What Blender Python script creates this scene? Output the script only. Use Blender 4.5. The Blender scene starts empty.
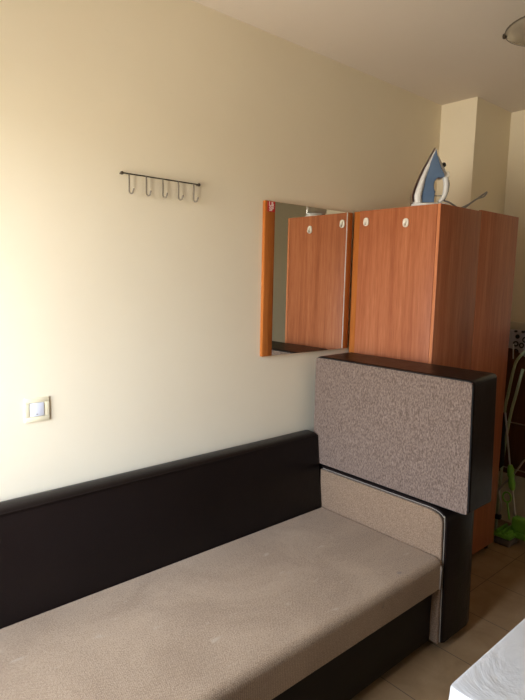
import bpy, bmesh, math, random
from mathutils import Vector, Matrix
random.seed(7)
S = bpy.context.scene
COL = S.collection
R = math.radians

# ------------------------------------------------------------------ materials
def mat(name, col=(.8,.8,.8), rough=.5, metal=0., spec=.5, coat=0., trans=0., ior=1.45):
    m = bpy.data.materials.new(name); m.use_nodes = True
    b = m.node_tree.nodes['Principled BSDF']
    b.inputs['Base Color'].default_value = (*col, 1)
    b.inputs['Roughness'].default_value = rough
    b.inputs['Metallic'].default_value = metal
    b.inputs['Specular IOR Level'].default_value = spec
    b.inputs['Coat Weight'].default_value = coat
    b.inputs['Transmission Weight'].default_value = trans
    b.inputs['IOR'].default_value = ior
    return m
def nd(m, t, **k):
    n = m.node_tree.nodes.new(t)
    for a, v in k.items(): setattr(n, a, v)
    return n
def lk(m, a, b): m.node_tree.links.new(a, b)
def coords(m, scale=(1,1,1), rot=(0,0,0)):
    tc = nd(m, 'ShaderNodeTexCoord'); mp = nd(m, 'ShaderNodeMapping')
    mp.inputs['Scale'].default_value = scale; mp.inputs['Rotation'].default_value = rot
    lk(m, tc.outputs['Object'], mp.inputs['Vector']); return mp.outputs['Vector']
def noise(m, vec, scale, detail=4, rough=.55, dist=0):
    n = nd(m, 'ShaderNodeTexNoise'); n.inputs['Scale'].default_value = scale
    n.inputs['Detail'].default_value = detail; n.inputs['Roughness'].default_value = rough
    n.inputs['Distortion'].default_value = dist
    lk(m, vec, n.inputs['Vector']); return n.outputs['Fac']
def ramp(m, fac, stops):
    r = nd(m, 'ShaderNodeValToRGB'); e = r.color_ramp.elements
    while len(e) < len(stops): e.new(.5)
    for i, (p, c) in enumerate(stops):
        e[i].position = p; e[i].color = (*c, 1)
    lk(m, fac, r.inputs['Fac']); return r.outputs['Color']
def mix(m, fac, a, b, mode='MIX'):
    x = nd(m, 'ShaderNodeMix', data_type='RGBA', blend_type=mode)
    for i, v in ((0, fac), (6, a), (7, b)):
        if isinstance(v, (int, float)): x.inputs[i].default_value = v
        elif isinstance(v, tuple): x.inputs[i].default_value = (*v, 1)
        else: lk(m, v, x.inputs[i])
    return x.outputs[2]
def base(m, c): lk(m, c, m.node_tree.nodes['Principled BSDF'].inputs['Base Color'])
def bump(m, h, strength=.3, dist=.002):
    b = nd(m, 'ShaderNodeBump'); b.inputs['Strength'].default_value = strength; b.inputs['Distance'].default_value = dist
    lk(m, h, b.inputs['Height']); lk(m, b.outputs['Normal'], m.node_tree.nodes['Principled BSDF'].inputs['Normal'])

def wood(name, c1, c2, c3, rough=.35, axis='z', dens=1.):
    m = mat(name, c2, rough+.06, spec=.2)
    m.node_tree.nodes['Principled BSDF'].inputs['IOR'].default_value = 1.38
    m.node_tree.nodes['Principled BSDF'].inputs['Coat Roughness'].default_value = .25
    s = {'z': (22*dens, 22*dens, .9), 'x': (.9, 22*dens, 22*dens)}[axis]
    v = coords(m, s)
    n1 = noise(m, v, 1.5, 5, .6, .4)
    s2 = {'z': (120, 120, 5), 'x': (5, 120, 120)}[axis]
    n2 = noise(m, coords(m, s2), 1.8, 3, .6)
    c = ramp(m, n1, [(.25, c1), (.5, c2), (.75, c3)])
    g = ramp(m, n2, [(.35, (.72,.66,.62)), (.6, (1,1,1))])
    c = mix(m, .6, c, g, 'MULTIPLY')
    base(m, c); bump(m, n2, .08, .001)
    return m

M = {}
# walls: cream emulsion with faint scuffs
def paint(name, a, b, rough=.75):
    m = mat(name, a, rough, spec=.25)
    v = coords(m)
    n = noise(m, v, 2.2, 4, .6)
    c = mix(m, ramp(m, n, [(.35,(0,0,0)),(.7,(1,1,1))]), a, b)
    s = noise(m, coords(m, (1.,1.,2.)), 14, 5, .7)
    c = mix(m, ramp(m, s, [(.66,(0,0,0)),(.76,(.22,.22,.22))]), c, tuple(x*.72 for x in a))
    base(m, c); bump(m, noise(m, v, 160, 3), .12, .001)
    return m
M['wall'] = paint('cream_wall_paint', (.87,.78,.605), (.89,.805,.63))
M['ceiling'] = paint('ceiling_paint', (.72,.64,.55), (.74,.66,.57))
def tile():
    m = mat('beige_floor_tile', (.4,.3,.2), .38, spec=.4)
    mp = coords(m)
    sep = nd(m, 'ShaderNodeSeparateXYZ'); lk(m, mp, sep.inputs[0])
    def line(sock, off):
        a = nd(m, 'ShaderNodeMath', operation='ADD'); lk(m, sock, a.inputs[0]); a.inputs[1].default_value = off
        f = nd(m, 'ShaderNodeMath', operation='PINGPONG'); lk(m, a.outputs[0], f.inputs[0]); f.inputs[1].default_value = .1665
        l = nd(m, 'ShaderNodeMath', operation='LESS_THAN'); lk(m, f.outputs[0], l.inputs[0]); l.inputs[1].default_value = .0022
        return l.outputs[0]
    # grout lines through x = 1.983 and y = -0.652
    lx = line(sep.outputs[0], -1.983 + .333*9); ly = line(sep.outputs[1], .652 + .333*9)
    mx = nd(m, 'ShaderNodeMath', operation='MAXIMUM'); lk(m, lx, mx.inputs[0]); lk(m, ly, mx.inputs[1])
    n = noise(m, mp, 7, 6, .65, .6)
    c = ramp(m, n, [(.3,(.32,.20,.10)),(.55,(.39,.255,.135)),(.75,(.44,.295,.165))])
    c = mix(m, mx.outputs[0], c, (.16,.11,.07)); base(m, c)
    return m
M['tile'] = tile()
M['wood'] = wood('cherry_laminate', (.33,.10,.042), (.43,.145,.064), (.53,.20,.095), .3)
M['wood_edge'] = wood('cherry_edge_band', (.50,.17,.07), (.58,.21,.09), (.66,.26,.12), .35)
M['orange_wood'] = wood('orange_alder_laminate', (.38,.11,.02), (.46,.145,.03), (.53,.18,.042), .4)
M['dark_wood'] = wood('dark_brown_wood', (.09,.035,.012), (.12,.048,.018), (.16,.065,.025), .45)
def leather():
    m = mat('black_leatherette', (.016,.012,.011), .36, spec=.2)
    v = coords(m)
    vo = nd(m, 'ShaderNodeTexVoronoi'); vo.inputs['Scale'].default_value = 230; lk(m, v, vo.inputs['Vector'])
    n = noise(m, v, 9, 5, .6, .5)
    a = nd(m, 'ShaderNodeMath', operation='MULTIPLY_ADD'); lk(m, n, a.inputs[0]); a.inputs[1].default_value = 3.; lk(m, vo.outputs['Distance'], a.inputs[2])
    bump(m, a.outputs[0], .22, .002)
    base(m, mix(m, noise(m, v, 5, 4), (.0065,.0036,.0032), (.011,.0065,.0055)))
    r = nd(m, 'ShaderNodeMapRange'); lk(m, noise(m, v, 12, 5, .7), r.inputs[0]); r.inputs[3].default_value = .26; r.inputs[4].default_value = .46
    lk(m, r.outputs[0], m.node_tree.nodes['Principled BSDF'].inputs['Roughness'])
    return m
M['leather'] = leather()
M['base_dark'] = mat('dark_brown_board', (.018,.013,.011), .5, spec=.2); base(M['base_dark'], mix(M['base_dark'], noise(M['base_dark'], coords(M['base_dark'], (2,30,30)), 3), (.008,.006,.005), (.014,.010,.008)))
def fabric(name, a, b, c3, sc=230, stains=False, stretch=(1,1,1), contrast=.1):
    m = mat(name, b, .95, spec=.1)
    m.node_tree.nodes['Principled BSDF'].inputs['Sheen Weight'].default_value = .15
    v = coords(m, stretch)
    n = noise(m, v, sc, 2, .6)
    n2 = noise(m, coords(m), sc*3.1, 2, .6)
    c = ramp(m, n, [(.5-contrast*1.6, a), (.5, b), (.5+contrast*1.6, c3)])
    c = mix(m, .35, c, ramp(m, n2, [(.35,(.55,.5,.45)),(.65,(1.,1.,1.))]), 'MULTIPLY')
    if stains:
        w = coords(m)
        s1 = ramp(m, noise(m, w, 3.2, 5, .6, .8), [(.35,(.86,.83,.80)),(.62,(1.06,1.05,1.03))])
        c = mix(m, 1., c, s1, 'MULTIPLY')
        s2 = ramp(m, noise(m, coords(m, (1.,2.2,1.)), 9, 3, .5, .3), [(.68,(0,0,0)),(.75,(.35,.35,.35))])
        c = mix(m, s2, c, (.60,.50,.38))
        s3 = ramp(m, noise(m, w, 19, 2, .4), [(.76,(0,0,0)),(.80,(.6,.6,.6))])
        c = mix(m, s3, c, (.16,.13,.12))
    # basket weave of the cloth
    sp = nd(m, 'ShaderNodeSeparateXYZ'); lk(m, coords(m), sp.inputs[0]); ws = []
    for k in (0, 1):
        q = nd(m, 'ShaderNodeMath', operation='MULTIPLY'); lk(m, sp.outputs[k], q.inputs[0]); q.inputs[1].default_value = 900
        q2 = nd(m, 'ShaderNodeMath', operation='SINE'); lk(m, q.outputs[0], q2.inputs[0]); ws.append(q2.outputs[0])
    q = nd(m, 'ShaderNodeMath', operation='MULTIPLY'); lk(m, ws[0], q.inputs[0]); lk(m, ws[1], q.inputs[1])
    if stains: c = mix(m, .7, c, ramp(m, q.outputs[0], [(.0,(.66,.64,.62)),(.4,(1.,1.,1.))]), 'MULTIPLY')
    base(m, c); bump(m, n, .6, .0016)
    return m
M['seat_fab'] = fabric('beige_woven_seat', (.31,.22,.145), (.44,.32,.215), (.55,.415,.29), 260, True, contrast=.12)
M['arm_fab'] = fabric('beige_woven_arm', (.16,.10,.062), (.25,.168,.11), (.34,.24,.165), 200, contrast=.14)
M['bolster_fab'] = fabric('tweed_bolster', (.10,.068,.052), (.185,.132,.104), (.29,.215,.175), 215, stretch=(1,1,.45), contrast=.14)
M['piping'] = mat('pale_piping', (.30,.25,.20), .7)
M['black'] = mat('black_plastic', (.012,.012,.013), .35)
def plain(name, c, rough=.4, **k):
    m = mat(name, c, rough, **k); v = coords(m)
    base(m, mix(m, noise(m, v, 30, 3), tuple(x*.95 for x in c), tuple(min(1, x*1.04) for x in c)))
    return m
M['cream_plastic'] = plain('cream_plastic', (.86,.78,.56), .4)
M['white_plastic'] = plain('white_plastic', (.78,.78,.78), .3)
M['cool_white'] = plain('cool_white_plastic', (.78,.80,.90), .3)
M['hook_white'] = plain('hook_white_plastic', (.82,.76,.66), .3)
M['grey_plastic'] = plain('grey_plastic', (.25,.25,.26), .4)
M['blue'] = mat('blue_translucent_tank', (.10,.17,.30), .15, coat=.4); base(M['blue'], mix(M['blue'], noise(M['blue'], coords(M['blue']), 12, 2), (.085,.14,.25), (.14,.22,.36)))
M['red_brown'] = plain('dark_red_trim', (.18,.03,.02), .4)
M['steel'] = mat('brushed_steel', (.55,.53,.50), .3, metal=1.)
M['bronze'] = plain('dark_bronze_metal', (.07,.055,.04), .4, metal=.6)
M['hook_metal'] = plain('nickel_hook_metal', (.20,.17,.13), .5, metal=.5)
M['mirror'] = mat('mirror_silver', (.80,.82,.78), .015, metal=1.)
M['mirror_edge'] = mat('mirror_ground_edge', (.9,.93,.9), .5)
M['red'] = plain('red_sticker', (.55,.015,.015), .35)
M['sticker_white'] = plain('sticker_white', (.85,.72,.68), .5)
M['green'] = plain('green_plastic', (.19,.48,.05), .35)
M['pale_green'] = plain('pale_green_enamel', (.36,.42,.25), .35)
M['sponge'] = plain('grey_sponge', (.16,.13,.12), .9)
def pane():
    m = bpy.data.materials.new('window_pane'); m.use_nodes = True; nt = m.node_tree; nt.nodes.clear()
    o = nt.nodes.new('ShaderNodeOutputMaterial'); t = nt.nodes.new('ShaderNodeBsdfTransparent'); g = nt.nodes.new('ShaderNodeBsdfGlossy')
    g.inputs['Roughness'].default_value = .02; f = nt.nodes.new('ShaderNodeFresnel'); f.inputs[0].default_value = 1.35
    x = nt.nodes.new('ShaderNodeMixShader'); nt.links.new(f.outputs[0], x.inputs[0]); nt.links.new(t.outputs[0], x.inputs[1]); nt.links.new(g.outputs[0], x.inputs[2]); nt.links.new(x.outputs[0], o.inputs[0]); return m
M['window_pane'] = pane()
M['window_white'] = plain('window_white', (.78,.78,.76), .35); M['tray'] = plain('offwhite_tray', (.62,.58,.48), .5)
def lampglass():
    m = mat('frosted_lamp_glass', (.42,.37,.28), .25, trans=.25, coat=.5)
    v = coords(m, (1,1,1))
    base(m, mix(m, noise(m, v, 7, 3, .5, 1.), (.36,.31,.23), (.48,.42,.33))); return m
M['lampglass'] = lampglass()
def cloth():
    m = mat('white_oilcloth', (.82,.82,.80), .33, spec=.5, coat=.2)
    v = coords(m)
    n = noise(m, v, 5, 5, .55, 1.2)
    base(m, mix(m, noise(m, v, 22, 4, .6, .5), (.64,.645,.65), (.72,.72,.705)))
    bump(m, n, .5, .02); return m
M['cloth'] = cloth()
def lace():
    m = mat('grey_ring_cloth', (.3,.28,.3), .8)
    v = coords(m); vo = nd(m, 'ShaderNodeTexVoronoi'); vo.inputs['Scale'].default_value = 21; vo.inputs['Randomness'].default_value = .5; lk(m, v, vo.inputs['Vector'])
    c = ramp(m, vo.outputs['Distance'], [(.0,(.66,.62,.62)),(.16,(.62,.58,.60)),(.22,(.03,.03,.035)),(.33,(.03,.03,.035)),(.40,(.60,.56,.60)),(1,(.62,.58,.62))])
    m.node_tree.nodes[-1]; base(m, c); return m
M['lace'] = lace()

# ------------------------------------------------------------------ mesh helpers (world coordinates)
def BM(): return bmesh.new()
def box(b, x0, x1, y0, y1, z0, z1, bev=0, seg=3):
    t = bmesh.new(); bmesh.ops.create_cube(t, size=1)
    for v in t.verts:
        v.co = Vector(((x0+x1)/2+v.co.x*(x1-x0), (y0+y1)/2+v.co.y*(y1-y0), (z0+z1)/2+v.co.z*(z1-z0)))
    if bev: bmesh.ops.bevel(t, geom=t.edges[:], offset=bev, segments=seg, affect='EDGES', profile=.5)
    merge(b, t); return b
def merge(b, t, mtx=None):
    if mtx is not None: bmesh.ops.transform(t, matrix=mtx, verts=t.verts)
    me = bpy.data.meshes.new('t'); t.to_mesh(me); t.free(); b.from_mesh(me); bpy.data.meshes.remove(me)
def prism(b, poly, axis, a0, a1, bev=0, seg=2):
    """extrude a 2-D outline along an axis; poly holds the two other coordinates in order"""
    t = bmesh.new()
    def P(p, a):
        return {0: (a, p[0], p[1]), 1: (p[0], a, p[1]), 2: (p[0], p[1], a)}[axis]
    va = [t.verts.new(P(p, a0)) for p in poly]; vb = [t.verts.new(P(p, a1)) for p in poly]
    n = len(poly)
    f1 = t.faces.new(va); f2 = t.faces.new(vb[::-1])
    for i in range(n): t.faces.new((va[i], vb[i], vb[(i+1) % n], va[(i+1) % n]))
    bmesh.ops.recalc_face_normals(t, faces=t.faces[:])
    if bev:
        ed = [e for e in t.edges if (e.verts[0] in va) == (e.verts[1] in va)]
        bmesh.ops.bevel(t, geom=ed, offset=bev, segments=seg, affect='EDGES', profile=.5)
    merge(b, t); return b
def tube(b, pts, r, seg=10, closed=False):
    pts = [Vector(p) for p in pts]; n = len(pts); t = bmesh.new(); rings = []
    up = None
    for i, p in enumerate(pts):
        if closed: d = (pts[(i+1) % n]-pts[i-1]).normalized()
        else: d = (pts[min(i+1, n-1)]-pts[max(i-1, 0)]).normalized()
        if up is None:
            up = d.orthogonal().normalized()
        else:
            up = (up-d*up.dot(d)).normalized()
        s = d.cross(up); rr = r(i/(n-1)) if callable(r) else r
        rings.append([t.verts.new(p+(up*math.cos(a)+s*math.sin(a))*rr) for a in [2*math.pi*k/seg for k in range(seg)]])
    for i in range(n if closed else n-1):
        A, B = rings[i], rings[(i+1) % n]
        for k in range(seg): t.faces.new((A[k], A[(k+1) % seg], B[(k+1) % seg], B[k]))
    if not closed:
        t.faces.new(rings[0][::-1]); t.faces.new(rings[-1])
    bmesh.ops.recalc_face_normals(t, faces=t.faces[:]); merge(b, t); return b
def smooth_path(pts, n=8):
    pts = [Vector(p) for p in pts]; out = []
    for i in range(len(pts)-1):
        p0, p1, p2, p3 = pts[max(i-1,0)], pts[i], pts[i+1], pts[min(i+2,len(pts)-1)]
        for k in range(n):
            u = k/n
            out.append(.5*((2*p1)+(p2-p0)*u+(2*p0-5*p1+4*p2-p3)*u*u+(3*p1-p0-3*p2+p3)*u**3))
    out.append(pts[-1]); return out
def lathe(b, prof, c, axis='z', seg=32):
    t = bmesh.new(); rings = []
    for r, h in prof:
        ring = []
        for k in range(seg):
            a = 2*math.pi*k/seg; x, y = r*math.cos(a), r*math.sin(a)
            q = {'z': (x, y, h), 'y': (x, h, y), 'x': (h, x, y)}[axis]
            ring.append(t.verts.new(Vector(c)+Vector(q)))
        rings.append(ring)
    for A, B in zip(rings, rings[1:]):
        for k in range(seg): t.faces.new((A[k], A[(k+1) % seg], B[(k+1) % seg], B[k]))
    t.faces.new(rings[0]); t.faces.new(rings[-1])
    bmesh.ops.recalc_face_normals(t, faces=t.faces[:]); merge(b, t); return b
def obj(name, b, m, parent=None, smooth=40, local=False, **props):
    if isinstance(m, str): m = M[m]
    if parent is not None and not local:
        o_ = world_loc(parent)
        for v in b.verts: v.co -= o_
    me = bpy.data.meshes.new(name); b.to_mesh(me); b.free()
    me.materials.append(m)
    if smooth:
        for p in me.polygons: p.use_smooth = True
        me.set_sharp_from_angle(angle=R(smooth))
    o = bpy.data.objects.new(name, me); COL.objects.link(o)
    if parent is not None: o.parent = parent
    for k, v in props.items(): o[k] = v
    return o
def world_loc(o):
    v = Vector((0,0,0))
    while o is not None: v += o.location; o = o.parent
    return v
def thing(name, label, cat, loc, group=None, rz=0):
    o = bpy.data.objects.new(name, None); COL.objects.link(o); o.location = loc
    o.empty_display_size = .1; o.rotation_euler.z = rz
    o['label'] = label; o['category'] = cat
    if group: o['group'] = group
    return o
def tag(o, label, cat, group=None):
    o['label'] = label; o['category'] = cat
    if group: o['group'] = group
    return o
def struct(name, b, m, smooth=0): return obj(name, b, m, None, smooth, kind='structure')

# ------------------------------------------------------------------ room
ZC = 2.554; XL = -.5; XR = 3.43; YF = -3.6
struct('floor', box(BM(), XL-.15, 5.75, YF-.15, .15, -.1, 0), 'tile')
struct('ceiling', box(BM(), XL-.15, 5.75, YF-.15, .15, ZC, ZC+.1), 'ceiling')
struct('wall_back', box(BM(), XL, XR, 0, .15, 0, ZC), 'wall')
struct('wall_right', box(BM(), XR, XR+.15, -1.35, .15, 0, ZC), 'wall')
struct('wall_added_corridor_end', box(BM(), 5.6, 5.75, YF-.15, .15, 0, ZC), 'wall')  # unseen corridor, added so the mirror and dark faces reflect a dim space
struct('wall_added_corridor_side', box(BM(), XR+.15, 5.6, -1.35, -1.2, 0, ZC), 'wall')  # side of the added corridor
struct('wall_front', box(BM(), XL, 5.6, YF-.15, YF, 0, ZC), 'wall')
b = BM(); box(b, 3.013, XR, -.222, 0, 0, ZC)
struct('wall_pilaster', b, 'wall')
WY0, WY1, WZ0, WZ1 = -1.12, -.08, .60, 2.10
b = BM(); box(b, XL-.15, XL, YF, WY0, 0, ZC); box(b, XL-.15, XL, WY1, 0, 0, ZC)
box(b, XL-.15, XL, WY0, WY1, 0, WZ0); box(b, XL-.15, XL, WY0, WY1, WZ1, ZC)
struct('wall_left', b, 'wall')
wf = BM()
for y0, y1, z0, z1 in ((WY0, WY0+.06, WZ0, WZ1), (WY1-.06, WY1, WZ0, WZ1), (WY0, WY1, WZ0, WZ0+.06), (WY0, WY1, WZ1-.06, WZ1), ((WY0+WY1)/2-.04, (WY0+WY1)/2+.04, WZ0, WZ1)):
    box(wf, XL-.11, XL-.05, y0, y1, z0, z1, .006, 2)
win = struct('window_1', wf, 'window_white')
obj('window_pane', box(BM(), XL-.083, XL-.079, WY0+.05, WY1-.05, WZ0+.05, WZ1-.05), 'window_pane', win, 0)
obj('window_sill', box(BM(), XL-.05, XL+.08, WY0-.05, WY1+.05, WZ0-.03, WZ0, .006, 2), 'window_white', win, 30)

# ------------------------------------------------------------------ sofa
sofa = thing('sofa', 'low black leatherette sofa bed with beige woven seat along the cream wall', 'sofa', (1.0, -.4, 0))
X0, XA = .0, 1.936
ft = .042
prism(b := BM(), [(-.012,.10),(-.012,.768),(-.02,.778),(-.04,.782),(-.075,.780),(-.094,.773),(-.102,.758),(-.14,.40),(-.14,.10)], 0, X0, XA-.006, .006, 2)
backrest = obj('backrest', b, 'leather', sofa, 50)
tube(b := BM(), [(X0+.01,-.1015,.768),(XA-.012,-.1015,.768)], .0028, 8)
obj('top_seam', b, 'leather', backrest)
# seat: soft rounded slab with a gently crowned top
b = BM(); t = bmesh.new(); bmesh.ops.create_cube(t, size=1)
for v in t.verts: v.co = Vector(((X0+XA-.002)/2+v.co.x*(XA-.002-X0), -.464+v.co.y*.656, .349+v.co.z*.134))
bmesh.ops.bevel(t, geom=[e for e in t.edges if abs(e.verts[0].co.x-e.verts[1].co.x) > .5 and e.verts[0].co.y < -.5 and e.verts[0].co.z > .35], offset=.035, segments=6, affect='EDGES', profile=.55)
bmesh.ops.bevel(t, geom=[e for e in t.edges if e.is_manifold and e.calc_face_angle(0) > 1.2], offset=.008, segments=2, affect='EDGES')
merge(b, t)
seat = obj('seat_cushion', b, 'seat_fab', sofa, 60)
tube(b := BM(), [(XA-.012,-.757,.414),(XA-.010,-.782,.402),(XA-.009,-.7935,.38),(XA-.009,-.7935,.33),(XA-.009,-.792,.288)], .003, 8)
obj('corner_seam', b, 'piping', seat)
box(b := BM(), X0, XA-.002, -.757, -.13, ft, .281, .004, 2)
obj('base', b, 'base_dark', sofa, 30)
arm_out = [(-.118,ft),(-.118,.600),(-.60,.600),(-.70,.600),(-.735,.597),(-.758,.590),(-.773,.578),(-.779,.560),(-.785,.30),(-.791,ft)]
arm_in = arm_out
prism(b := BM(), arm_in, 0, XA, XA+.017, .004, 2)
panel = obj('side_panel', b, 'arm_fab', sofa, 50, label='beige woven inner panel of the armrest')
tube(b := BM(), smooth_path([(XA+.019, y-.001 if y < -.2 else y, z+.001) for y, z in arm_out[1:]], 4), .0020, 8)
obj('piping', b, 'piping', panel)
# black arm body: front face tapers at its outer foot
b = BM(); t = bmesh.new()
outl = [(-.012,ft),(-.012,.612),(-.60,.612),(-.70,.611),(-.742,.607),(-.766,.597),(-.781,.582),(-.787,.560),(-.793,.30),(-.799,ft)]
cols = []
for x, sh in ((XA+.022, 0), (XA+.034, .006), (2.150, .006), (2.190, -.004), (2.215,-.04)):
    ring = []
    for (y, z) in outl:
        zz = z; yy = y
        if y < -.5: yy = y - sh
        if x > 2.0 and z < .2 and y < -.5: zz = z
        ring.append(t.verts.new((x, yy, zz)))
    cols.append(ring)
for A, B in zip(cols, cols[1:]):
    for i in range(len(A)): t.faces.new((A[i], A[(i+1) % len(A)], B[(i+1) % len(A)], B[i]))
t.faces.new(cols[0]); t.faces.new(cols[-1])
bmesh.ops.recalc_face_normals(t, faces=t.faces[:]); merge(b, t)
obj('armrest', b, 'leather', sofa, 50)
for fx, fy in ((.1,-.7),(.1,-.1),(1.86,-.7),(1.86,-.1),(2.12,-.72),(2.12,-.1)):
    lathe(b := BM(), [(.022,0),(.024,.005),(.024,ft)], (fx, fy, 0), 'z', 16); obj('foot', b, 'black', sofa)

# bolster cushion on the arm
bol = thing('sofa_cushion', 'boxy cushion with speckled taupe front and black sides standing on the sofa armrest', 'cushion', (2.03, -.47, .612))
def pad(x0, x1, y0, y1, z0, z1, bulge, nx=2, n=14, side=1, rc=.03):
    """rounded-corner slab whose -x face bulges"""
    t = bmesh.new(); hy, hz = (y1-y0)/2, (z1-z0)/2; cy, cz = (y0+y1)/2, (z0+z1)/2
    def P(u, v):
        # square -> rounded corners
        y, z = u*hy, v*hz
        ax, az = abs(y)-(hy-rc), abs(z)-(hz-rc)
        if ax > 0 and az > 0:
            l = math.hypot(ax, az)
            if l > rc: s = rc/l; y = math.copysign(hy-rc+ax*s, y); z = math.copysign(hz-rc+az*s, z)
        return cy+y, cz+z
    g = {}
    us = [-1+2*i/n for i in range(n+1)]
    us = [math.copysign(1-(1-abs(u))**1.5, u) for u in us]
    for i, u in enumerate(us):
        for j, v in enumerate(us):
            y, z = P(u, v); bl = bulge*(1-abs(u)**3)*(1-abs(v)**3)
            g[0,i,j] = t.verts.new((x0-bl, y, z)); g[1,i,j] = t.verts.new((x1, y, z))
    for i in range(n):
        for j in range(n):
            t.faces.new((g[0,i,j], g[0,i,j+1], g[0,i+1,j+1], g[0,i+1,j])); t.faces.new((g[1,i,j], g[1,i+1,j], g[1,i+1,j+1], g[1,i,j+1]))
    for k in range(n):
        for a, c in (((k,0),(k+1,0)), ((n,k),(n,k+1)), ((k+1,n),(k,n)), ((0,k+1),(0,k))):
            t.faces.new((g[0,a[0],a[1]], g[0,c[0],c[1]], g[1,c[0],c[1]], g[1,a[0],a[1]]))
    bmesh.ops.recalc_face_normals(t, faces=t.faces[:]); return t
BY0, BY1, BZ0, BZ1 = -.880, -.066, .630, 1.147
def taper(t):
    for v in t.verts:
        f = (BY1-v.co.y)/(BY1-BY0)
        v.co.y += .016*max(0, f)*max(0, (v.co.z-BZ0)/(BZ1-BZ0))
    return t
b = BM(); merge(b, taper(pad(1.934, 1.945, BY0, BY1, BZ0, BZ1, .010, rc=.007)))
fp = obj('front_panel', b, 'bolster_fab', bol, 60, label='speckled taupe tweed front')
b = BM(); t = taper(pad(1.943, 2.158, BY0-.004, BY1+.004, BZ0-.004, BZ1+.006, 0, rc=.010))
for v in t.verts:
    f = (v.co.y-BY0)/(BY1-BY0)
    if v.co.x > 2.0:
        v.co.y += .012 if f < .5 else -.02
        v.co.z += .008 if v.co.z > .9 else -.010
merge(b, t)
bo = obj('black_sides', b, 'leather', bol, 50)
md = bo.modifiers.new('b', 'BEVEL'); md.width = .014; md.segments = 4; md.limit_method = 'ANGLE'; md.angle_limit = R(55)
loop = []
for (cy, cz, a0) in ((BY0+.036, BZ1-.02, 90), (BY0+.02, BZ0+.02, 180), (BY1-.02, BZ0+.02, 270), (BY1-.02, BZ1-.02, 0)):
    for k in range(6):
        a = R(a0+90*k/5); loop.append((1.940, cy+.021*math.cos(a), cz+.021*math.sin(a)))
tube(b := BM(), loop, .0036, 8, True)
obj('piping', b, 'black', bol)

# ------------------------------------------------------------------ wardrobe
WX0, WX1, WD, WZB, WZT = 2.236, 3.012, .506, .032, 1.867
ward = thing('wardrobe', 'tall two-door cherry wood wardrobe against the wall behind the armrest', 'wardrobe', (2.63, -.25, 0))
box(b := BM(), WX0, WX0+.016, -WD+.018, -.052, WZB, WZT, .0012, 2); obj('side_panel', b, 'wood', ward, 30)
box(b := BM(), WX1-.016, WX1, -WD+.018, -.012, WZB, WZT, .0012, 2); obj('side_panel', b, 'wood', ward, 30)
box(b := BM(), WX0+.016, WX1-.016, -WD+.018, -.012, WZT-.02, WZT-.003); obj('top_panel', b, 'wood', ward, 30)
box(b := BM(), WX0+.016, WX1-.016, -WD+.018, -.012, WZB, WZB+.018); obj('bottom_panel', b, 'wood', ward, 30)
box(b := BM(), WX0+.016, WX1-.016, -.020, -.013, WZB+.018, WZT-.02); obj('back_panel', b, 'wood_edge', ward, 30)
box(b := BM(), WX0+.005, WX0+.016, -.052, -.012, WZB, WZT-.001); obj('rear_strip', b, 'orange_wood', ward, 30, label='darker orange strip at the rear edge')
for x0, x1, dz in ((WX0, 2.604, 0), (2.607, WX1, .007)):
    box(b := BM(), x0, x1, -WD, -WD+.0165, WZB+.003, WZT+dz, .0012, 2)
    d = obj('door', b, 'wood', ward, 30)
    e = BM()
    if x0 == WX0: box(e, x0-.0006, x0+.0002, -WD+.0012, -WD+.0155, WZB+.004, WZT-.001)
    else: box(e, x1-.0002, x1+.0006, -WD+.0012, -WD+.0155, WZB+.004, WZT-.001)
    obj('edge_band', e, 'wood_edge', d, 30)
for fx in (WX0+.03, WX1-.03):
    for fy in (-WD+.035, -.05):
        lathe(b := BM(), [(.018,0),(.02,.004),(.02,.02),(.014,.024),(.014,.033)], (fx, fy, 0), 'z', 16); obj('foot', b, 'black', ward)

# adhesive hooks on the wardrobe's side
def adhesive_hook(y, z, label):
    t = thing('adhesive_hook', label, 'hook', (WX0, y, z), 'white adhesive hooks on the wardrobe side')
    pl = []
    for k in range(28):
        a = 2*math.pi*k/28; pl.append((y+.016*math.copysign(abs(math.cos(a))**.8, math.cos(a)), z+.021*math.copysign(abs(math.sin(a))**.8, math.sin(a))))
    obj('back_plate', prism(BM(), pl, 0, WX0-.0062, WX0-.0005, .002, 2), 'hook_white', t)
    pts = smooth_path([(WX0-.005, y, z+.010), (WX0-.007, y, z-.002), (WX0-.011, y, z-.012), (WX0-.016, y, z-.012), (WX0-.0175, y, z-.005)], 5)
    obj('hook', tube(BM(), pts, lambda u: .0065-.002*u, 10), 'hook_white', t)
adhesive_hook(-.095, 1.811, 'white adhesive hook on the wardrobe side, the one nearer the mirror')
adhesive_hook(-.328, 1.793, 'white adhesive hook on the wardrobe side, the one below the clothes iron')

# ------------------------------------------------------------------ mirror
MX0, MX1, MZ0, MZ1 = 1.627, 2.221, 1.168, 1.859
mir = thing('wall_mirror', 'square wall mirror on an orange wood board beside the wardrobe', 'mirror', (1.92, 0, 1.168))
box(b := BM(), MX0, MX1, -.0145, -.001, MZ0, MZ1, .001, 2); obj('board', b, 'orange_wood', mir, 30)
box(b := BM(), MX0, 1.685, -.0185, -.0145, MZ0, MZ1, .0008, 2); obj('wood_strip', b, 'orange_wood', mir, 30)
box(b := BM(), 2.183, MX1, -.0185, -.0145, MZ0, MZ1, .0008, 2); obj('wood_strip', b, 'orange_wood', mir, 30)
box(b := BM(), 1.6855, 2.1825, -.0178, -.0145, MZ0+.001, MZ1-.001); gl = obj('glass', b, 'mirror', mir, 0)
box(b := BM(), 2.177, 2.1828, -.0184, -.0177, MZ0+.001, MZ1-.001); obj('ground_edge', b, 'mirror_edge', gl, 0)
box(b := BM(), 1.639, 1.684, -.0191, -.0186, 1.812, 1.856); stk = obj('sticker', b, 'red', mir, 0, label='small red sticker with white lettering')
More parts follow.
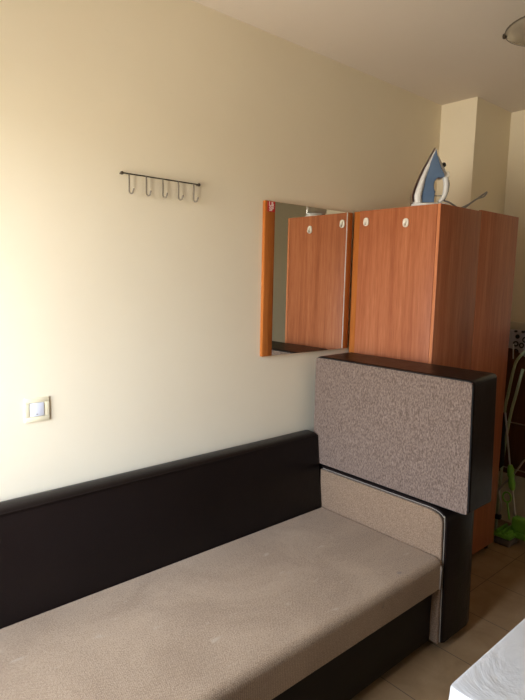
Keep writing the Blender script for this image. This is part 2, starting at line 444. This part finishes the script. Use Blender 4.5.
def text_mesh(name, body, size, loc, parent, m, rot):
    c = bpy.data.curves.new('c', 'FONT'); c.body = body; c.size = size; c.align_x = 'CENTER'; c.align_y = 'CENTER'; c.extrude = .0002; c.space_line = .8; c.offset = size*.03
    o = bpy.data.objects.new('c', c); COL.objects.link(o)
    bpy.context.view_layer.update()
    me = bpy.data.meshes.new_from_object(o.evaluated_get(bpy.context.evaluated_depsgraph_get()))
    bpy.data.objects.remove(o)
    b = bmesh.new(); b.from_mesh(me)
    bmesh.ops.transform(b, matrix=Matrix.Translation(loc) @ rot.to_4x4(), verts=b.verts)
    return obj(name, b, m, parent, 0)
text_mesh('lettering', 'L&\nSP', .026, Vector((1.6615, -.0193, 1.8345)), stk, 'sticker_white', Matrix.Rotation(R(90), 3, 'X'))

# ------------------------------------------------------------------ hook rail
rail = thing('wall_hook_rail', 'thin dark metal rail with five small hooks screwed to the wall', 'hook rail', (1.11, 0, 1.88))
tube(b := BM(), [(.952,-.016,1.8805),(1.272,-.016,1.8805)], .0026, 10); obj('bar', b, 'bronze', rail)
for x in (.947, 1.277):
    lathe(b := BM(), [(.0045,-.020),(.006,-.018),(.006,-.013),(.003,-.011),(.003,-.001)], (x, 0, 1.880), 'y', 18); obj('mounting_screw', b, 'bronze', rail)
for i in range(5):
    x = .973+.0693*i
    p = [(x,-.0175,1.880),(x,-.019,1.86),(x,-.0185,1.83),(x+.0005,-.019,1.818),(x+.003,-.023,1.812),(x+.006,-.030,1.813),(x+.007,-.035,1.821),(x+.008,-.037,1.829)]
    tube(b := BM(), smooth_path(p, 5), .0030, 8); obj('hook', b, 'hook_metal', rail)

# ------------------------------------------------------------------ light switch
sx, sz = .6307, 1.064
sw = thing('light_switch', 'square light switch with cream frame and white rocker on the wall', 'light switch', (sx, 0, sz))
b = BM()
for (a0,a1,c0,c1) in ((-.041,.041,.024,.041),(-.041,.041,-.041,-.024),(-.041,-.024,-.024,.024),(.024,.041,-.024,.024)):
    box(b, sx+a0, sx+a1, -.0055, -.001, sz+c0, sz+c1, .0012, 2)
obj('frame', b, 'cream_plastic', sw, 30)
t = bmesh.new(); box(t, sx-.023, sx+.023, -.0072, -.002, sz-.023, sz+.023, .002, 2)
b = BM(); merge(b, t); rk = obj('rocker', b, 'cool_white', sw, 30)
box(b := BM(), sx-.004, sx+.002, -.0076, -.0071, sz-.017, sz-.014); obj('indicator', b, 'grey_plastic', rk, 0)

# ------------------------------------------------------------------ ceiling lamp
LX, LY = 2.315, -.9
lamp = thing('ceiling_lamp', 'round frosted glass ceiling lamp with a dark clip at its rim', 'ceiling lamp', (LX, LY, ZC))
lathe(b := BM(), [(.10,ZC-.003),(.11,ZC-.01),(.11,ZC-.03),(.10,ZC-.034)], (LX, LY, 0), 'z', 40); obj('ceiling_plate', b, 'window_white', lamp)
lathe(b := BM(), [(.02,ZC-.088),(.07,ZC-.085),(.12,ZC-.077),(.155,ZC-.066),(.172,ZC-.058),(.177,ZC-.054),(.172,ZC-.050),(.12,ZC-.034),(.10,ZC-.033)], (LX, LY, 0), 'z', 56)
gs = obj('glass_shade', b, 'lampglass', lamp)
obj('rim', lathe(BM(), [(.1755,ZC-.0565),(.1790,ZC-.0555),(.1790,ZC-.0525),(.1755,ZC-.0515)], (LX, LY, 0), 'z', 56), 'hook_metal', gs)
for a in (112, 232, 352):
    cx, cy = LX+.178*math.cos(R(a)), LY+.178*math.sin(R(a))
    lathe(b := BM(), [(.004,ZC-.066),(.008,ZC-.063),(.009,ZC-.056),(.008,ZC-.049),(.004,ZC-.046)], (cx, cy, 0), 'z', 14)
    obj('clip_knob', b, 'bronze', lamp)

# ------------------------------------------------------------------ iron (local frame: +X handle side, +Z tip)
IR = (2.325, -.385, WZT-.0025)
iron = thing('clothes_iron', 'blue and white steam iron standing on its heel on top of the wardrobe', 'iron', IR, rz=R(-52))
def lprism(b, poly, y0, y1, bev=0, seg=2): return prism(b, poly, 1, y0, y1, bev, seg)
def hull_body(prof_l, prof_r, zs, ws, m, name):
    """stack of rounded slices: x from l to r, half-width w, along z"""
    t = bmesh.new(); rings = []
    for l, r, z, w in zip(prof_l, prof_r, zs, ws):
        ring = []
        for k in range(20):
            a = 2*math.pi*k/20; c, s = math.cos(a), math.sin(a)
            x = (l+r)/2+(r-l)/2*math.copysign(abs(c)**.7, c); y = w*math.copysign(abs(s)**.7, s)
            ring.append(t.verts.new((x, y, z)))
        rings.append(ring)
    for A, B in zip(rings, rings[1:]):
        for k in range(20): t.faces.new((A[k], A[(k+1) % 20], B[(k+1) % 20], B[k]))
    t.faces.new(rings[0]); t.faces.new(rings[-1])
    bmesh.ops.recalc_face_normals(t, faces=t.faces[:]); b = BM(); merge(b, t)
    return obj(name, b, m, iron, 60, local=True)
def W(z):  # half width of the sole along its length: wide at the heel, pointed at the tip
    u = max(0, min(1, (z-.02)/.25)); return .054*(1-u**2.2)**.75+.001
# sole line from (-.075,.03) to (.032,.27)
def SX(z):
    K = [(.0,-.073),(.03,-.078),(.05,-.081),(.09,-.070),(.13,-.055),(.17,-.038),(.21,-.018),(.24,-.003),(.262,.009),(.30,.028)]
    for (a, p), (c, q) in zip(K, K[1:]):
        if z <= c: return p+(q-p)*(z-a)/(c-a)
    return K[-1][1]
zz = [.022,.05,.09,.13,.17,.21,.24,.262,.273]
hull_body([SX(z)-.004 for z in zz], [SX(z)+.004 for z in zz], zz, [W(z)+.001 for z in zz], 'steel', 'soleplate')
hull_body([SX(z)+.0025 for z in zz], [SX(z)+.0045 for z in zz], zz, [W(z)+.002 for z in zz], 'red_brown', 'sole_trim')
zz = [.018,.05,.09,.13,.17,.21,.245,.268]
hull_body([SX(z)+.004 for z in zz], [SX(z)+d for z, d in zip(zz, (.046,.048,.044,.036,.032,.028,.022,.014))], zz, [W(z) for z in zz], 'white_plastic', 'body_shell')
# blue tank wedge with loop-shaped handle opening
def tank_outline():
    o = [(SX(.022)+.034,.022),(SX(.09)+.028,.09),(SX(.13)+.026,.13),(SX(.17)+.022,.17),(SX(.235)+.013,.235),(SX(.258)+.012,.258),
         (.024,.235),(.036,.20),(.048,.17),(.060,.15),(.062,.138)]
    for k in range(9):      # inner edge of the finger hole, going down
        a = R(70+20*k); o.append((.038+.021*math.cos(a), .098+.036*math.sin(a)))
    o += [(.022,.045),(.022,.022)]
    return o
lprism(b := BM(), tank_outline(), -.036, .036, .004, 3); obj('water_tank', b, 'blue', iron, 50, local=True)
hp = smooth_path([(.026,0,.232),(.038,0,.205),(.052,0,.175),(.066,0,.145),(.074,0,.115),(.074,0,.08),(.066,0,.048),(.046,0,.026)], 6)
tube(b := BM(), hp, lambda u: .0095+.0035*math.sin(math.pi*u), 14); hd = obj('handle', b, 'white_plastic', iron, 50, local=True)
tube(b := BM(), smooth_path([(.081,0,.125),(.084,0,.105),(.081,0,.075),(.071,0,.045),(.064,0,.035)], 6), .006, 10); obj('handle_grip', b, 'black', hd, 50, local=True)
hull_body([-.080,-.080,-.074], [.092,.092,.084], [.003,.013,.019], [.052,.053,.046], 'white_plastic', 'heel_rest')
t = bmesh.new(); lathe(t, [(.004,0),(.010,.003),(.011,.010),(.007,.016),(.002,.017)], (0,0,0), 'z', 18)
b = BM(); merge(b, t, Matrix.Translation((.052,0,.193)) @ Matrix.Rotation(R(68), 4, 'Y')); obj('steam_button', b, 'black', iron, 50, local=True)
b = BM(); box(b, .070, .086, -.013, .013, .138, .164, .005, 3); obj('temperature_dial', b, 'hook_white', iron, 50, local=True)
tube(b := BM(), smooth_path([(.020,-.0,.056),(.045,0,.056),(.058,0,.056)], 3), .0025, 8); obj('spray_lever', b, 'grey_plastic', iron, 50, local=True)
b = BM(); lathe(b, [(.003,-.0375),(.006,-.037),(.006,-.030)], (-.045,0,.075), 'y', 14)
t = None; obj('side_button', b, 'grey_plastic', iron, 50, local=True)
# cord in world coordinates -> iron local
def to_local(p):
    v = Vector(p)-Vector(IR); a = -R(-52)
    return (v.x*math.cos(a)-v.y*math.sin(a), v.x*math.sin(a)+v.y*math.cos(a), v.z)
cord = [(2.366,-.435,1.90),(2.40,-.45,1.892),(2.45,-.46,1.875),(2.50,-.455,1.873),(2.56,-.44,1.885),(2.62,-.44,1.915),(2.70,-.43,1.945),(2.78,-.42,1.965),(2.81,-.42,1.99),
        (2.82,-.40,1.985),(2.76,-.38,1.945),(2.66,-.38,1.905),(2.56,-.37,1.876),(2.48,-.33,1.871),(2.40,-.28,1.871),(2.52,-.22,1.871),(2.68,-.25,1.871)]
tube(b := BM(), smooth_path([to_local(p) for p in cord], 6), .0042, 8); obj('power_cord', b, 'grey_plastic', iron, 60, local=True)

# ------------------------------------------------------------------ table under an oilcloth, lower right
TX0, TX1, TY0, TY1, TZ = .925, 1.95, -2.25, -1.388, .745
tab = thing('table', 'pale table hidden under the white oilcloth in the foreground', 'table', (1.44, -1.8, 0))
box(b := BM(), TX0, TX1, TY0, TY1, TZ-.03, TZ-.002, .003, 2); obj('tabletop', b, 'white_plastic', tab, 30)
for x in (TX0+.05, TX1-.05):
    for y in (TY0+.05, TY1-.05):
        box(b := BM(), x-.022, x+.022, y-.022, y+.022, 0, TZ-.03, .003, 2); obj('leg', b, 'white_plastic', tab, 30)
# cloth: draped skirt with soft folds at the rim
t = bmesh.new()
def rim(n=44):
    pts = []; nr = []; e = .004
    x0, x1, y0, y1 = TX0-e, TX1+e, TY0-e, TY1+e; rc = .010
    for (cx, cy, a0) in ((x1-rc, y1-rc, 0), (x0+rc, y1-rc, 90), (x0+rc, y0+rc, 180), (x1-rc, y0+rc, 270)):
        for k in range(5): a = R(a0+22.5*k); nr.append(Vector((math.cos(a), math.sin(a), 0))); pts.append(Vector((cx, cy, 0))+rc*nr[-1])
        nx = {0:(x0+rc,y1,0), 90:(x0,y0+rc,0), 180:(x1-rc,y0,0), 270:(x1,y1-rc,0)}[a0]
        p = pts[-1]; q = Vector(nx)
        for k in range(1, n): pts.append(p.lerp(q, k/n)); nr.append(nr[-1].copy())
    return pts, nr
rp, nr = rim(); c0 = Vector(((TX0+TX1)/2, (TY0+TY1)/2, 0)); layers = []
for z, out in ((TZ+.003, -.008), (TZ+.0028, -.003), (TZ+.0015, .001), (TZ-.003, .0025), (TZ-.05, .003), (TZ-.12, .005), (TZ-.19, .008)):
    ring = []
    for i, p in enumerate(rp):
        nrm = nr[i]; wv = math.sin(i*.31)*.5+.5*math.sin(i*.13+1)
        dz = max(0, TZ-z)
        q = p+nrm*(out+dz*.03*(1+wv)); ring.append(t.verts.new((q.x, q.y, z)))
    layers.append(ring)
for A, B in zip(layers, layers[1:]):
    for k in range(len(A)): t.faces.new((A[k], A[(k+1) % len(A)], B[(k+1) % len(A)], B[k]))
inner = layers[0]
for f in (.9, .7, .45, .2):
    ring = []
    for p in rp: q = c0+(p-c0)*f; ring.append(t.verts.new((q.x, q.y, TZ+.003)))
    for k in range(len(ring)): t.faces.new((inner[k], ring[k], ring[(k+1) % len(ring)], inner[(k+1) % len(ring)]))
    inner = ring
cv = t.verts.new((c0.x, c0.y, TZ+.003))
for k in range(len(inner)): t.faces.new((inner[k], cv, inner[(k+1) % len(inner)]))
bmesh.ops.recalc_face_normals(t, faces=t.faces[:])
b = BM(); merge(b, t)
tc = obj('tablecloth', b, 'cloth', None, 50); tag(tc, 'white glossy oilcloth over the table in the lower right foreground', 'tablecloth')

# ------------------------------------------------------------------ dark cabinet by the end wall
cab = thing('cabinet', 'dark brown wooden cabinet on legs in the dim corner behind the wardrobe', 'cabinet', (3.36, -.9, 0))
CX0, CX1, CY0, CY1 = 3.305, 3.425, -1.45, -.24
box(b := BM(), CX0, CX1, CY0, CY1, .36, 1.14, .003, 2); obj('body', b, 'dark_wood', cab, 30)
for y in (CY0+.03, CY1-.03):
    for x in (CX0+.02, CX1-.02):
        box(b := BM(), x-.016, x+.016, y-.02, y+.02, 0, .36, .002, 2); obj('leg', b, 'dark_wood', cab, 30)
# folded patterned cloth hanging over the front edge
t = bmesh.new(); rows = []
ys = [-.30-.02*i for i in range(44)]
for x, z, drop in ((3.32,1.247,0),(3.30,1.246,0),(3.292,1.236,0),(3.290,1.18,.5),(3.289,1.14,1)):
    rows.append([t.verts.new((x+.004*math.sin(y*40), y, z-drop*(.018*(1+math.sin(y*26+2.3))+max(0,-.36-y)*.12))) for y in ys])
for A, B in zip(rows, rows[1:]):
    for k in range(len(ys)-1): t.faces.new((A[k], A[k+1], B[k+1], B[k]))
bmesh.ops.solidify(t, geom=t.faces[:], thickness=.003)
b = BM(); merge(b, t); lc = obj('cloth', b, 'lace', None, 60)
tag(lc, 'grey cloth with dark rings hanging over the edge of the white tray', 'cloth')
b = BM(); box(b, 3.305, 3.42, -1.2, -.27, 1.141, 1.241, .004, 2)
box(b, 3.395, 3.42, -1.2, -.27, 1.235, 1.288, .004, 2)
tr = obj('tray', b, 'tray', None, 30); tag(tr, 'off-white tray box on the dark cabinet near the wardrobe edge', 'tray')
tube(b := BM(), smooth_path([(3.282,-.413,1.165),(3.282,-.415,1.12),(3.282,-.418,1.075)], 4), .0035, 8)
cd = obj('hanging_string', b, 'white_plastic', None); tag(cd, 'thin white string hanging below the ring-patterned cloth', 'string')

# ------------------------------------------------------------------ squeeze mop
mop = thing('squeeze_mop', 'green squeeze mop with steel handle standing in the gap beside the wardrobe', 'mop', (3.18, -.52, 0))
tube(b := BM(), [(3.18,-.497,.44),(3.18,-.442,.765)], .0055, 12); obj('handle_pole', b, 'steel', mop)
tube(b := BM(), [(3.18,-.551,.14),(3.18,-.512,.36)], .0055, 12); obj('lower_pole', b, 'steel', mop)
t = bmesh.new(); lathe(t, [(.010,-.075),(.018,-.06),(.021,-.03),(.016,-.005),(.021,.015),(.019,.05),(.012,.075)], (0,0,0), 'z', 18)
b = BM(); merge(b, t, Matrix.Translation((3.18,-.508,.385)) @ Matrix.Rotation(R(-9), 4, 'X')); obj('joint', b, 'green', mop)
tube(b := BM(), smooth_path([(3.18,-.500,.375),(3.18,-.474,.341),(3.178,-.443,.29),(3.176,-.45,.25),(3.176,-.461,.20),(3.176,-.452,.135)], 6), .006, 10); obj('side_lever', b, 'steel', mop)
box(b := BM(), 3.155, 3.190, -.468, -.436, .112, .140, .006, 2); obj('lever_foot', b, 'black', mop)
tube(b := BM(), smooth_path([(3.18,-.515,.40),(3.18,-.55,.465),(3.18,-.577,.511),(3.18,-.66,.59)], 5), .0055, 10); obj('squeeze_lever', b, 'steel', mop)
ring = [(3.172, -.495+.024*math.cos(a), .262+.030*math.sin(a)) for a in [2*math.pi*k/24 for k in range(24)]]
tube(b := BM(), ring, .005, 8, True); obj('green_ring', b, 'green', mop)
tube(b := BM(), [(3.16,-.505,.235),(3.15,-.53,.14)], .006, 8); obj('green_arm', b, 'green', mop)
b = BM(); box(b, 3.075, 3.205, -.575,-.475,.045,.075,.008,3)
for k in (-.555, -.525, -.495): box(b, 3.077, 3.203, k-.006, k+.006, .074, .090, .003, 2)
box(b, 3.14, 3.20, -.72, -.50, .045, .082, .006, 2)
obj('mop_head', b, 'green', mop)
box(b := BM(), 3.077, 3.205, -.573, -.477, .0, .046, .010, 3); obj('sponge', b, 'sponge', mop)
box(b := BM(), 3.14, 3.20, -.64, -.545, .080, .165, .010, 3); obj('head_bracket', b, 'green', mop)

# ------------------------------------------------------------------ folding drying rack
rack = thing('drying_rack', 'folded pale green tube drying rack leaning beside the wardrobe above the mop', 'drying rack', (3.25, -.45, 0))
def rt(*pts, r=.0085, name='tube_frame'):
    tube(b := BM(), smooth_path(pts, 6), r, 12); obj(name, b, 'pale_green', rack)
rt((3.25,-.76,1.165),(3.25,-.62,1.163),(3.245,-.53,1.148),(3.24,-.492,1.12),(3.238,-.458,1.07),(3.236,-.443,1.0),(3.236,-.426,.87),(3.236,-.412,.75),(3.236,-.398,.40),(3.236,-.392,.01))
rt((3.222,-.505,1.03),(3.222,-.482,.90),(3.222,-.452,.72),(3.222,-.430,.45),(3.222,-.42,.01), name='cross_leg')
rt((3.25,-.76,1.165),(3.25,-.80,1.155),(3.245,-.82,1.12),(3.24,-.82,.6),(3.24,-.82,.01))
tube(b := BM(), [(3.236,-.41,.70),(3.236,-.82,.70)], .004, 8); obj('cross_bar', b, 'steel', rack)
tube(b := BM(), [(3.236,-.40,.42),(3.236,-.82,.42)], .004, 8); obj('cross_bar', b, 'steel', rack)
# black bag hanging behind the tubes
t = bmesh.new(); rings = []
for z, w, d in ((.76,.010,.008),(.74,.018,.014),(.69,.022,.018),(.60,.026,.02),(.50,.030,.022),(.44,.026,.02),(.42,.012,.01)):
    rings.append([t.verts.new((3.196+.4*d*math.cos(a)*(1+.15*math.sin(3*a+z*20)), -.421+w*math.sin(a)*(1+.12*math.cos(4*a+z*15)), z)) for a in [2*math.pi*k/16 for k in range(16)]])
for A, B in zip(rings, rings[1:]):
    for k in range(16): t.faces.new((A[k], A[(k+1) % 16], B[(k+1) % 16], B[k]))
t.faces.new(rings[0]); t.faces.new(rings[-1]); bmesh.ops.recalc_face_normals(t, faces=t.faces[:])
b = BM(); merge(b, t)
bag = obj('bag', b, 'black', None, 60); tag(bag, 'small black bag hanging on the drying rack beside the wardrobe edge', 'bag')

# ------------------------------------------------------------------ light
w = bpy.data.worlds.new('World'); S.world = w; w.use_nodes = True
nt = w.node_tree; bg = nt.nodes['Background']; bg.inputs[1].default_value = 29.
tc = nt.nodes.new('ShaderNodeTexCoord'); sp = nt.nodes.new('ShaderNodeSeparateXYZ'); rm = nt.nodes.new('ShaderNodeValToRGB')
mr = nt.nodes.new('ShaderNodeMapRange'); mr.inputs[1].default_value = -1; mr.inputs[2].default_value = 1
nt.links.new(tc.outputs['Generated'], sp.inputs[0]); nt.links.new(sp.outputs[2], mr.inputs[0]); nt.links.new(mr.outputs[0], rm.inputs[0])
e = rm.color_ramp.elements; e[0].position = .49; e[0].color = (.58,.525,.43,1); e[1].position = .53; e[1].color = (.84,.90,.98,1)
q = e.new(.75); q.color = (.72,.86,1.08,1)
nt.links.new(rm.outputs[0], bg.inputs[0])
L = bpy.data.lights.new('window_portal', 'AREA'); L.shape = 'RECTANGLE'; L.size = WZ1-WZ0; L.size_y = WY1-WY0; L.cycles.is_portal = True
lo = bpy.data.objects.new('window_portal', L); COL.objects.link(lo)
lo.location = (XL-.16, (WY0+WY1)/2, (WZ0+WZ1)/2); lo.rotation_euler = (0, R(-90), 0)

# ------------------------------------------------------------------ camera
yaw, pitch, roll = R(41.5096), R(-7.3809), R(1.2329)
fw = Vector((math.cos(pitch)*math.sin(yaw), math.cos(pitch)*math.cos(yaw), math.sin(pitch)))
rt_ = Vector((math.cos(yaw), -math.sin(yaw), 0)); up = rt_.cross(fw)
r2 = rt_*math.cos(roll)+up*math.sin(roll); u2 = up*math.cos(roll)-rt_*math.sin(roll)
cam = bpy.data.cameras.new('camera'); co = bpy.data.objects.new('camera', cam); COL.objects.link(co)
co.matrix_world = Matrix(((r2.x,u2.x,-fw.x,0),(r2.y,u2.y,-fw.y,-1.858),(r2.z,u2.z,-fw.z,1.517),(0,0,0,1)))
cam.sensor_fit = 'VERTICAL'; cam.sensor_height = 24; cam.lens = 24*547.83/700; cam.clip_start = .02
S.camera = co
S.view_settings.view_transform = 'Standard'; S.view_settings.look = 'None'; S.view_settings.gamma = 1
S.view_settings.use_curve_mapping = False
S.view_settings.exposure = 0.0
